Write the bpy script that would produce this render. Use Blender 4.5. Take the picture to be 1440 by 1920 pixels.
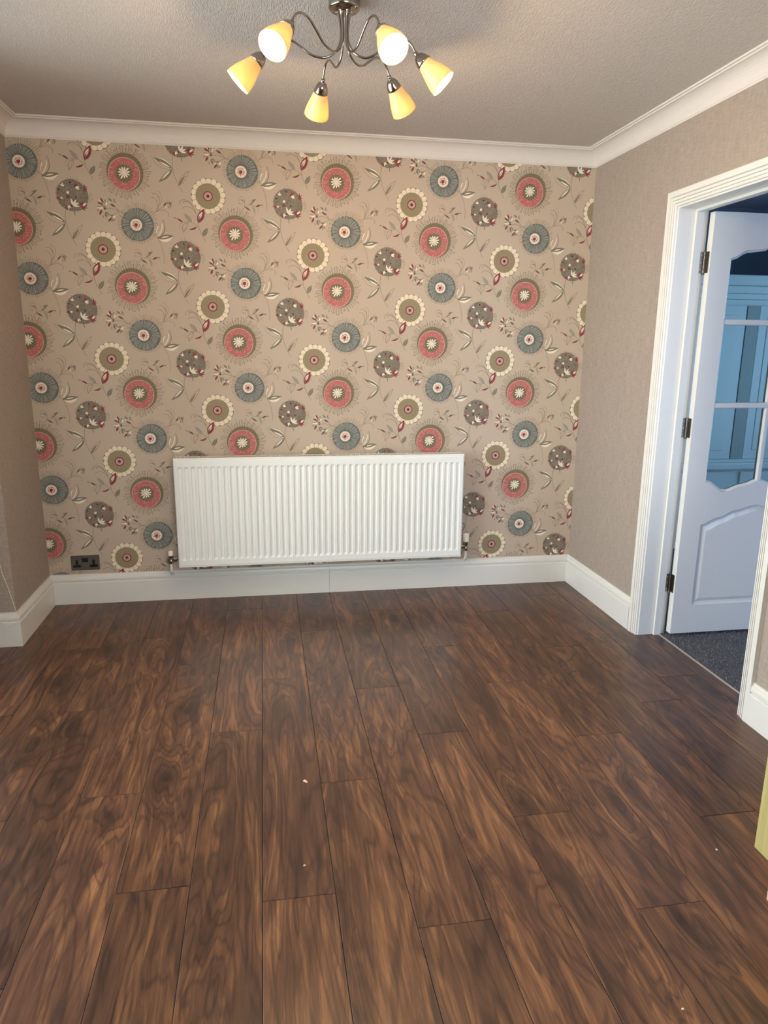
import bpy, bmesh, math, random
from mathutils import Vector, Matrix

# ------------------------------------------------------------------ reset
for o in list(bpy.data.objects): bpy.data.objects.remove(o)
C = bpy.context.scene.collection
SC = bpy.context.scene

# ------------------------------------------------------------------ camera
cam_d = bpy.data.cameras.new('camera')
cam_d.sensor_fit = 'VERTICAL'; cam_d.sensor_height = 36.0; cam_d.sensor_width = 27.0
cam_d.lens = 1331.58 / 1920 * 36.0
cam_d.clip_start = 0.02; cam_d.clip_end = 100
cam = bpy.data.objects.new('camera', cam_d); C.objects.link(cam)
_r = Vector((0.98636003, -0.16434383, 0.00921938)); _u = Vector((0.02876795, 0.22726605, 0.9734077)); _f = Vector((0.1620688, 0.95986522, -0.22889398))
cam.matrix_world = Matrix(((_r.x, _u.x, -_f.x, 1.16353), (_r.y, _u.y, -_f.y, -3.88266), (_r.z, _u.z, -_f.z, 1.38541), (0, 0, 0, 1)))
SC.camera = cam

# ------------------------------------------------------------------ world, daylight, exposure
wd = bpy.data.worlds.new('daylight'); SC.world = wd; wd.use_nodes = True
wn = wd.node_tree.nodes; wl = wd.node_tree.links
bg = wn.get('Background') or wn.new('ShaderNodeBackground')
sky = wn.new('ShaderNodeTexSky'); sky.sky_type = 'NISHITA'; sky.sun_disc = False; sky.sun_elevation = math.radians(38); sky.sun_rotation = math.radians(200)
wl.new(sky.outputs[0], bg.inputs[0]); bg.inputs[1].default_value = 0.25

def area(name, loc, rot, sx, sy, power, col):
    l = bpy.data.lights.new(name, 'AREA'); l.shape = 'RECTANGLE'; l.size = sx; l.size_y = sy; l.energy = power; l.color = col
    o = bpy.data.objects.new(name, l); o.location = loc; o.rotation_euler = rot; C.objects.link(o); return o
PI = math.pi
# daylight arriving at the bay window (left) and the hall's glazed front door; rear and side fills added
area('bay_daylight', (-0.19, -1.92, 1.20), (0, -PI/2, 0), 2.1, 2.16, 84, (0.93, 0.97, 1.0))
area('kitchen_fill', (2.0, -5.45, 1.45), (PI/2, 0, 0), 1.6, 1.4, 68, (0.95, 0.98, 1.0))  # added soft fill from behind the camera
area('hall_daylight', (4.1, -3.3, 1.35), (PI/2, 0, 0), 1.0, 2.0, 11, (0.14, 0.40, 1.0))
area('hall_side_fill', (4.97, -0.35, 1.4), (0, PI/2, 0), 1.4, 0.9, 7.5, (0.52, 0.74, 1.0))  # added to brighten the cupboard behind the door glass

SC.view_settings.view_transform = 'Standard'; SC.view_settings.look = 'None'
SC.view_settings.exposure = 0.70; SC.view_settings.gamma = 1.0; SC.view_settings.use_curve_mapping = False

W = 2.954; H = 2.40; BAY = -0.543; BAYX = -0.10; BAYN = -3.05; REAR = -5.30

# ------------------------------------------------------------------ materials
def s2l(c): return tuple((x/255/12.92 if x <= 10 else ((x/255+0.055)/1.055)**2.4) for x in c) + (1,)
MATS = {}
class NT:
    def __init__(s, m): s.t = m.node_tree; s.n = m.node_tree.nodes; s.l = m.node_tree.links; s.p = s.n['Principled BSDF']
    def new(s, t, **k):
        x = s.n.new(t)
        for a, b in k.items(): setattr(x, a, b)
        return x
    def con(s, a, b): s.l.new(a, b)
    def math(s, op, a, b=None, clamp=False):
        x = s.n.new('ShaderNodeMath'); x.operation = op; x.use_clamp = clamp
        for i, v in enumerate((a, b)):
            if v is None: continue
            if isinstance(v, (int, float)): x.inputs[i].default_value = v
            else: s.l.new(v, x.inputs[i])
        return x.outputs[0]
    def mix(s, f, a, b, mode='MIX'):
        x = s.n.new('ShaderNodeMix'); x.data_type = 'RGBA'; x.blend_type = mode
        for i, v in ((0, f), (6, a), (7, b)):
            if isinstance(v, (int, float, tuple)): x.inputs[i].default_value = v
            else: s.l.new(v, x.inputs[i])
        return x.outputs[2]
    def noise(s, vec, scale, detail=2.0, rough=0.5, dist=0.0):
        x = s.n.new('ShaderNodeTexNoise'); x.inputs['Scale'].default_value = scale; x.inputs['Detail'].default_value = detail
        x.inputs['Roughness'].default_value = rough; x.inputs['Distortion'].default_value = dist
        if vec is not None: s.l.new(vec, x.inputs['Vector'])
        return x
    def ramp(s, f, stops):
        x = s.n.new('ShaderNodeValToRGB'); e = x.color_ramp.elements
        while len(e) < len(stops): e.new(0.5)
        for i, (p, c) in enumerate(stops): e[i].position = p; e[i].color = c
        s.l.new(f, x.inputs[0]); return x.outputs[0]
    def coord(s, which='Object', scale=(1, 1, 1)):
        t = s.n.new('ShaderNodeTexCoord'); m = s.n.new('ShaderNodeMapping'); m.inputs['Scale'].default_value = scale
        s.l.new(t.outputs[which], m.inputs['Vector']); return m.outputs[0]
    def bump(s, h, strength, dist=0.001):
        b = s.n.new('ShaderNodeBump'); b.inputs['Strength'].default_value = strength; b.inputs['Distance'].default_value = dist
        s.l.new(h, b.inputs['Height']); s.l.new(b.outputs[0], s.p.inputs['Normal'])

def mat(name, col, rough=0.5, metal=0.0, var=0.06, vscale=30, bump=0.0, bscale=200, spec=0.5, stretch=(1, 1, 1), coat=0.0):
    if name in MATS: return MATS[name]
    m = bpy.data.materials.new(name); m.use_nodes = True; t = NT(m)
    c = s2l(col); v = t.coord('Object', stretch)
    n = t.noise(v, vscale, 3)
    lo = tuple(x*(1-var) for x in c[:3])+(1,); hi = tuple(min(1, x*(1+var)) for x in c[:3])+(1,)
    t.con(t.mix(n.outputs[0], lo, hi), t.p.inputs['Base Color'])
    t.p.inputs['Roughness'].default_value = rough; t.p.inputs['Metallic'].default_value = metal
    t.p.inputs['Specular IOR Level'].default_value = spec; t.p.inputs['Coat Weight'].default_value = coat
    if bump: t.bump(t.noise(v, bscale, 2).outputs[0], bump)
    MATS[name] = m; return m

WHITE = lambda: mat('white_gloss_paint', (224, 220, 213), 0.28, var=0.015, bump=0.03, bscale=60)
def coving_paint(): return mat('coving_white_emulsion', (222, 213, 205), 0.7, var=0.02, bump=0.05, bscale=90)
def rad_enamel(): return mat('radiator_white_enamel', (240, 240, 236), 0.3, var=0.01)
def chrome(): return mat('brushed_chrome', (172, 162, 152), 0.16, 1.0, var=0.05)
def steel(): return mat('satin_steel', (128, 120, 112), 0.3, 1.0, var=0.08)
def black_plastic(): return mat('black_plastic', (18, 18, 20), 0.35, var=0.1)

def linen_paper(name, col):
    if name in MATS: return MATS[name]
    m = bpy.data.materials.new(name); m.use_nodes = True; t = NT(m); c = s2l(col)
    a = t.noise(t.coord('Object', (1, 1, 0.05)), 420, 2).outputs[0]
    b = t.noise(t.coord('Object', (0.05, 0.05, 1)), 420, 2).outputs[0]
    wv = t.math('MULTIPLY', t.math('ADD', a, b), 0.5)
    big = t.noise(t.coord(), 3.0, 3).outputs[0]
    c1 = t.ramp(wv, [(0.33, tuple(x*0.78 for x in c[:3])+(1,)), (0.5, c), (0.66, tuple(min(1, x*1.2) for x in c[:3])+(1,))])
    t.con(t.mix(t.math('MULTIPLY', big, 0.12), c1, tuple(x*0.8 for x in c[:3])+(1,)), t.p.inputs['Base Color'])
    t.p.inputs['Roughness'].default_value = 0.75; t.p.inputs['Specular IOR Level'].default_value = 0.25
    t.bump(wv, 0.35, 0.0012); MATS[name] = m; return m

def ceiling_paper():
    if 'embossed_ceiling_paper' in MATS: return MATS['embossed_ceiling_paper']
    m = bpy.data.materials.new('embossed_ceiling_paper'); m.use_nodes = True; t = NT(m); c = s2l((200, 191, 184))
    v = t.coord('Object', (1.0, 0.22, 1.0))
    n = t.noise(v, 230, 2, 0.55, 0.4).outputs[0]; n2 = t.noise(t.coord('Object', (1, 0.5, 1)), 55, 2).outputs[0]
    h = t.ramp(t.math('ADD', t.math('MULTIPLY', n, 0.75), t.math('MULTIPLY', n2, 0.25)), [(0.42, (0, 0, 0, 1)), (0.58, (1, 1, 1, 1))])
    t.con(t.mix(h, tuple(x*0.93 for x in c[:3])+(1,), c), t.p.inputs['Base Color'])
    t.p.inputs['Roughness'].default_value = 0.7; t.bump(h, 0.5, 0.0025)
    MATS['embossed_ceiling_paper'] = m; return m

def wood_floor():
    if 'walnut_laminate' in MATS: return MATS['walnut_laminate']
    m = bpy.data.materials.new('walnut_laminate'); m.use_nodes = True; t = NT(m)
    tc = t.new('ShaderNodeTexCoord'); oi = t.new('ShaderNodeObjectInfo')
    off = t.new('ShaderNodeCombineXYZ')
    t.con(t.math('MULTIPLY', oi.outputs['Random'], 41.0), off.inputs[0]); t.con(t.math('MULTIPLY', oi.outputs['Random'], 97.0), off.inputs[1])
    t.con(t.math('MULTIPLY', oi.outputs['Random'], 13.0), off.inputs[2])
    ad = t.new('ShaderNodeVectorMath', operation='ADD'); t.con(tc.outputs['Object'], ad.inputs[0]); t.con(off.outputs[0], ad.inputs[1])
    def mp(sx, sy):
        k = t.new('ShaderNodeMapping'); k.inputs['Scale'].default_value = (sx, sy, 1); t.con(ad.outputs[0], k.inputs['Vector']); return k.outputs[0]
    # knots: sparse cells; the rings swirl round them
    vo = t.new('ShaderNodeTexVoronoi', voronoi_dimensions='2D'); vo.inputs['Scale'].default_value = 1.0; t.con(mp(4.6, 1.9), vo.inputs['Vector'])
    sep = t.new('ShaderNodeSeparateColor'); t.con(vo.outputs['Color'], sep.inputs[0])
    sel = t.math('GREATER_THAN', sep.outputs[0], 0.58)
    swirl = t.math('MULTIPLY', t.math('MAXIMUM', t.math('SUBTRACT', 0.42, vo.outputs['Distance']), 0.0), sel)
    # wandering growth rings: contour lines of a stretched, distorted noise
    fig = t.math('ADD', t.noise(mp(5.5, 0.85), 1.0, 3.0, 0.5, 0.5).outputs[0], t.math('MULTIPLY', swirl, 0.45))
    ring = t.math('ADD', t.math('MULTIPLY', t.math('SINE', t.math('MULTIPLY', fig, 120.0)), 0.5), 0.5)
    ring = t.math('POWER', ring, 5.0)
    wide = t.math('ADD', t.math('MULTIPLY', t.math('SINE', t.math('MULTIPLY', fig, 40.0)), 0.5), 0.5)
    wx = t.new('ShaderNodeCombineXYZ'); t.con(t.math('MULTIPLY', t.math('SUBTRACT', fig, 0.5), 0.16), wx.inputs[0])
    wa = t.new('ShaderNodeVectorMath', operation='ADD'); t.con(ad.outputs[0], wa.inputs[0]); t.con(wx.outputs[0], wa.inputs[1])
    def mpw(sx, sy):
        k = t.new('ShaderNodeMapping'); k.inputs['Scale'].default_value = (sx, sy, 1); t.con(wa.outputs[0], k.inputs['Vector']); return k.outputs[0]
    streak = t.noise(mpw(46.0, 3.6), 1.0, 4.0, 0.6, 0.6).outputs[0]
    fine = t.noise(mpw(330.0, 12.0), 1.0, 2.0, 0.6).outputs[0]
    patch = t.noise(mp(7.5, 2.4), 1.0, 2.0, 0.5, 0.3).outputs[0]
    val = t.math('ADD', t.math('MULTIPLY', streak, 0.66), t.math('ADD', t.math('MULTIPLY', wide, 0.09), t.math('MULTIPLY', fine, 0.25)))
    val = t.math('SUBTRACT', val, t.math('MULTIPLY', ring, 0.12))
    col = t.ramp(val, [(0.22, s2l((60, 41, 34))), (0.38, s2l((79, 53, 41))), (0.52, s2l((106, 72, 52))), (0.64, s2l((138, 95, 63))), (0.78, s2l((168, 121, 80)))])
    # smoky darker patches
    pd = t.ramp(patch, [(0.44, (0, 0, 0, 1)), (0.68, (1, 1, 1, 1))])
    col = t.mix(t.math('MULTIPLY', pd, 0.45), col, s2l((50, 34, 31)))
    kd = t.math('ADD', vo.outputs['Distance'], t.math('MULTIPLY', t.math('SUBTRACT', streak, 0.5), 0.03))
    kn = t.ramp(kd, [(0.02, (1, 1, 1, 1)), (0.07, (0.6, 0.6, 0.6, 1)), (0.20, (0, 0, 0, 1))])
    kn = t.math('MULTIPLY', kn, sel)
    col = t.mix(t.math('MULTIPLY', kn, 0.72), col, s2l((34, 24, 24)))
    # plank to plank tone
    tone = t.math('ADD', t.math('MULTIPLY', oi.outputs['Random'], 0.34), 0.80)
    hs = t.new('ShaderNodeHueSaturation'); t.con(col, hs.inputs['Color']); t.con(tone, hs.inputs['Value'])
    t.con(hs.outputs[0], t.p.inputs['Base Color'])
    rg = t.math('ADD', t.math('MULTIPLY', streak, 0.16), 0.25)
    t.con(rg, t.p.inputs['Roughness']); t.p.inputs['Specular IOR Level'].default_value = 0.5
    t.bump(t.math('ADD', t.math('MULTIPLY', streak, 0.6), t.math('MULTIPLY', fine, 0.4)), 0.22, 0.0012)
    MATS['walnut_laminate'] = m; return m

def thin_glass(name, tint, rough=0.02, body=0.0):
    if name in MATS: return MATS[name]
    m = bpy.data.materials.new(name); m.use_nodes = True; t = NT(m); n = t.n; t.n.remove(t.p)
    out = n['Material Output']
    tr = n.new('ShaderNodeBsdfTransparent'); gl = n.new('ShaderNodeBsdfGlossy'); gl.inputs['Roughness'].default_value = rough
    nz = t.noise(t.coord('Object'), 4, 2)
    t.con(t.mix(t.math('MULTIPLY', nz.outputs[0], 0.08), s2l(tint), s2l(tuple(x*0.9 for x in tint))), tr.inputs[0])
    fr = n.new('ShaderNodeFresnel'); fr.inputs['IOR'].default_value = 1.45
    mx = n.new('ShaderNodeMixShader'); t.con(fr.outputs[0], mx.inputs[0]); t.con(tr.outputs[0], mx.inputs[1]); t.con(gl.outputs[0], mx.inputs[2])
    last = mx.outputs[0]
    t.con(last, out.inputs[0]); MATS[name] = m; return m

def shade_glass():
    if 'opal_shade_glass' in MATS: return MATS['opal_shade_glass']
    m = bpy.data.materials.new('opal_shade_glass'); m.use_nodes = True; t = NT(m); n = t.n
    out = n['Material Output']
    t.p.inputs['Base Color'].default_value = s2l((250, 222, 160)); t.p.inputs['Roughness'].default_value = 0.22
    tl = n.new('ShaderNodeBsdfTranslucent')
    nz = t.noise(t.coord('Object'), 25, 2)
    t.con(t.mix(nz.outputs[0], (1.0, 0.75, 0.34, 1), (1.0, 0.79, 0.39, 1)), tl.inputs[0])
    mx = n.new('ShaderNodeMixShader'); mx.inputs[0].default_value = 0.13
    t.con(t.p.outputs[0], mx.inputs[1]); t.con(tl.outputs[0], mx.inputs[2]); t.con(mx.outputs[0], out.inputs[0])
    MATS['opal_shade_glass'] = m; return m

def glow(name, col, strength):
    if name in MATS: return MATS[name]
    m = bpy.data.materials.new(name); m.use_nodes = True; t = NT(m)
    t.p.inputs['Base Color'].default_value = (0.9, 0.9, 0.9, 1)
    nz = t.noise(t.coord('Object'), 10, 1)
    t.con(t.mix(nz.outputs[0], col + (1,), tuple(x*0.97 for x in col) + (1,)), t.p.inputs['Emission Color'])
    t.p.inputs['Emission Strength'].default_value = strength
    MATS[name] = m; return m

# ------------------------------------------------------------------ mesh helpers
class MB:
    def __init__(s): s.v = []; s.f = []; s.m = []; s.sm = []
    def add(s, vs, fs, m=0, smooth=False):
        b = len(s.v); s.v += [tuple(x) for x in vs]; s.f += [tuple(i+b for i in f) for f in fs]
        s.m += [m]*len(fs); s.sm += [smooth]*len(fs); return s
    def box(s, x0, x1, y0, y1, z0, z1, m=0):
        vs = [(x, y, z) for z in (z0, z1) for y in (y0, y1) for x in (x0, x1)]
        return s.add(vs, [(0, 2, 3, 1), (4, 5, 7, 6), (0, 1, 5, 4), (2, 6, 7, 3), (0, 4, 6, 2), (1, 3, 7, 5)], m)
    def bbox(s, x0, x1, y0, y1, z0, z1, b=0.002, m=0, seg=2):
        bm = bmesh.new(); bmesh.ops.create_cube(bm, size=1)
        for v in bm.verts: v.co = Vector(((x0+x1)/2+v.co.x*(x1-x0), (y0+y1)/2+v.co.y*(y1-y0), (z0+z1)/2+v.co.z*(z1-z0)))
        bmesh.ops.bevel(bm, geom=bm.edges[:], offset=b, segments=seg, affect='EDGES', profile=0.5)
        s.add([v.co[:] for v in bm.verts], [[v.index for v in f.verts] for f in bm.faces], m); bm.free(); return s
    def lathe(s, prof, origin=(0, 0, 0), axis=(0, 0, 1), n=24, m=0, smooth=True, cap0=True, cap1=True):
        ax = Vector(axis).normalized(); q = ax.to_track_quat('Z', 'Y').to_matrix(); o = Vector(origin)
        vs = []
        for r, z in prof:
            for k in range(n):
                a = 2*PI*k/n; vs.append(o + q @ Vector((r*math.cos(a), r*math.sin(a), z)))
        fs = []
        for i in range(len(prof)-1):
            for k in range(n):
                k2 = (k+1) % n; fs.append((i*n+k, i*n+k2, (i+1)*n+k2, (i+1)*n+k))
        s.add(vs, fs, m, smooth)
        if cap0: s.add(vs[:n], [tuple(range(n))[::-1]], m)
        if cap1: s.add(vs[-n:], [tuple(range(n))], m)
        return s
    def tube(s, pts, r, n=10, m=0, caps=True):
        P = [Vector(p) for p in pts]; rs = r if isinstance(r, (list, tuple)) else [r]*len(P)
        T = [(P[min(i+1, len(P)-1)]-P[max(i-1, 0)]).normalized() for i in range(len(P))]
        u = T[0].orthogonal().normalized(); vs = []
        for i, p in enumerate(P):
            u = (u - T[i]*u.dot(T[i])).normalized(); w = T[i].cross(u)
            for k in range(n):
                a = 2*PI*k/n; vs.append(p + (u*math.cos(a)+w*math.sin(a))*rs[i])
        fs = [(i*n+k, i*n+(k+1) % n, (i+1)*n+(k+1) % n, (i+1)*n+k) for i in range(len(P)-1) for k in range(n)]
        s.add(vs, fs, m, True)
        if caps: s.add(vs[:n], [tuple(range(n))[::-1]], m); s.add(vs[-n:], [tuple(range(n))], m)
        return s
    def mesh(s, name, mats, recalc=True):
        me = bpy.data.meshes.new(name); me.from_pydata(s.v, [], s.f); me.update()
        me.polygons.foreach_set('material_index', s.m); me.polygons.foreach_set('use_smooth', s.sm)
        if recalc:
            bm = bmesh.new(); bm.from_mesh(me); bmesh.ops.recalc_face_normals(bm, faces=bm.faces[:]); bm.to_mesh(me); bm.free()
        for x in (mats if isinstance(mats, (list, tuple)) else [mats]): me.materials.append(x)
        return me
    def build(s, name, mats, parent=None, recalc=True, loc=None):
        o = bpy.data.objects.new(name, s.mesh(name, mats, recalc)); C.objects.link(o)
        if parent is not None: o.parent = parent
        if loc: o.location = loc
        return o
def empty(name, loc=(0, 0, 0)):
    o = bpy.data.objects.new(name, None); o.location = loc; o.empty_display_size = 0.05; C.objects.link(o); return o
def tag(o, label=None, cat=None, group=None, kind=None):
    if label: o['label'] = label
    if cat: o['category'] = cat
    if group: o['group'] = group
    if kind: o['kind'] = kind
    return o
def struct(o, label): return tag(o, label, None, None, 'structure')
def spline(P, n=8):
    P = [Vector(p) for p in P]; out = []
    for i in range(len(P)-1):
        a, b, c, d = P[max(i-1, 0)], P[i], P[i+1], P[min(i+2, len(P)-1)]
        for k in range(n):
            t = k/n; out.append(0.5*((2*b)+(c-a)*t+(2*a-5*b+4*c-d)*t*t+(3*b-a-3*c+d)*t**3))
    out.append(P[-1]); return out
def sweep_plan(path, prof):
    """sweep a (depth, height) profile along a plan path, mitred; room on the right of the direction; one MB per segment"""
    P = [Vector(p).to_2d() if len(p) == 3 else Vector(p) for p in path]
    N = []
    for i in range(len(P)-1):
        d = (P[i+1]-P[i]).normalized(); N.append(Vector((d.y, -d.x)))
    mit = []
    for i in range(len(P)):
        a = N[max(i-1, 0)]; b = N[min(i, len(N)-1)]
        mit.append((a+b)/(1+a.dot(b)))
    segs = []
    k = len(prof)
    for i in range(len(P)-1):
        vs = []
        for j in (i, i+1):
            for d, z in prof:
                q = P[j]+mit[j]*d; vs.append((q.x, q.y, z))
        fs = [(a, (a+1) % k, k+(a+1) % k, k+a) for a in range(k)] + [tuple(range(k))[::-1], tuple(range(k, 2*k))]
        segs.append(MB().add(vs, fs))
    return segs

# ================================================================== FLOOR: laminate planks
floor = struct(MB().box(-0.75, 3.062, REAR, 0.0, -0.06, -0.0085).build('floor', mat('underlay', (30, 21, 17), 0.9)), 'dark walnut laminate floor of long planks')
PW = 0.1872; PL = 1.25
JOINT = {0: -1.231, 1: -0.634, 2: -1.235, 3: -0.552, 4: -0.983, 5: -0.224, 6: -1.068, 7: -0.587, 8: -1.212, 9: -0.346, 10: -0.844,
         11: -1.239, 12: -0.442, 13: -0.93, 14: -0.242, 15: -1.298, 16: -0.60, -1: -0.75, -2: -1.1, -3: -0.35, -4: -0.9}
random.seed(4)
plank_cache = {}
def plank_mesh(w, l):
    key = (round(w, 4), round(l, 4))
    if key not in plank_cache:
        b = MB(); g = 0.0006; c = 0.0013; x0, x1, y0, y1 = -w/2+g, w/2-g, -l/2+g, l/2-g
        lo = [(x0, y0, -0.008), (x1, y0, -0.008), (x1, y1, -0.008), (x0, y1, -0.008)]
        mi = [(x, y, -0.0011) for x, y, z in lo]
        hi = [(x0+c, y0+c, 0), (x1-c, y0+c, 0), (x1-c, y1-c, 0), (x0+c, y1-c, 0)]
        b.add(lo+mi+hi, [(3, 2, 1, 0)] + [(i+4*r, (i+1) % 4+4*r, (i+1) % 4+4+4*r, i+4+4*r) for r in (0, 1) for i in range(4)] + [(8, 9, 10, 11)])
        plank_cache[key] = b.mesh('plank', wood_floor(), False)
    return plank_cache[key]
for k in range(-1, 17):
    x0, x1 = k*PW, (k+1)*PW
    ymax, ymin = 0.0, REAR
    if k == -1: x0 = -0.14
    if k < 0: ymax, ymin = BAY, BAYN
    if k == 16: x1 = 3.060; ymax, ymin = -0.83, -1.655
    ys = [ymax]; y = JOINT[k]
    while y > ymin+0.02:
        if y < ymax-0.02: ys.append(y)
        y -= PL
    ys.append(ymin)
    for a, b_ in zip(ys[:-1], ys[1:]):
        o = bpy.data.objects.new('plank', plank_mesh(x1-x0, a-b_)); C.objects.link(o); o.parent = floor
        o.location = ((x0+x1)/2, (a+b_)/2, random.uniform(-0.00025, 0.0))

# ================================================================== CEILING, WALLS
struct(MB().box(-0.75, 3.115, REAR, 0.12, H, H+0.1).build('ceiling', ceiling_paper()), 'embossed off-white papered ceiling')

paper = linen_paper('greige_linen_paper', (165, 150, 138))
struct(MB().box(-0.75, 0.0, BAY, 0.12, 0, H).build('wall_left', paper), 'greige linen-papered wall stub beside the bay')
struct(MB().box(-0.75, 0.0, REAR, BAYN, 0, H).build('wall_left_rear', paper), 'greige linen-papered wall past the bay')
DY0, DY1, DZ = -0.832, -1.651, 1.998            # rough door opening
rw = MB().box(W, 3.088, DY0, 0.12, 0, H).box(W, 3.088, REAR, DY1, 0, H).box(W, 3.088, DY1, DY0, DZ, H)
struct(rw.build('wall_right', paper), 'greige linen-papered wall with the doorway')
rear = MB().box(-0.75, 1.15, REAR-0.15, REAR, 0, H).box(2.85, 3.088, REAR-0.15, REAR, 0, H).box(1.15, 2.85, REAR-0.15, REAR, 0, 0.95).box(1.15, 2.85, REAR-0.15, REAR, 2.12, H)
struct(rear.build('wall_rear', paper), 'greige wall with the added kitchen window')

# ---- papered feature wall: the print is flat, laid on the wall's own mesh
PCOL = {'G': (193, 174, 155), 'b': (102, 105, 100), 'bl': (162, 160, 150), 'o': (124, 110, 84), 'ol': (150, 134, 102), 'p': (194, 114, 108), 'pr': (160, 68, 74),
        'r': (140, 58, 64), 'e': (116, 72, 68), 'w': (236, 224, 204), 'c': (234, 218, 192), 'v': (126, 117, 103), 'm': (164, 152, 136), 'k': (134, 116, 98),
        'd': (58, 46, 46), 'lp': (206, 168, 158), 'br': (128, 116, 102), 'gr': (106, 96, 74)}
PKEY = list(PCOL); PIDX = {k: i for i, k in enumerate(PKEY)}
def print_mat(k):
    if k == 'br':
        m = bpy.data.materials.new('print_br'); m.use_nodes = True; t = NT(m)
        n = t.noise(t.coord('Object'), 170, 3, 0.65, 2.5).outputs[0]
        t.con(t.ramp(n, [(0.40, s2l((92, 82, 72))), (0.52, s2l((134, 121, 106))), (0.64, s2l((166, 152, 134)))]), t.p.inputs['Base Color'])
        t.p.inputs['Roughness'].default_value = 0.6; t.p.inputs['Specular IOR Level'].default_value = 0.3; return m
    return mat('print_'+k, PCOL[k], 0.55, var=0.05 if k != 'G' else 0.02, vscale=120 if k != 'G' else 6, spec=0.35)
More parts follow.
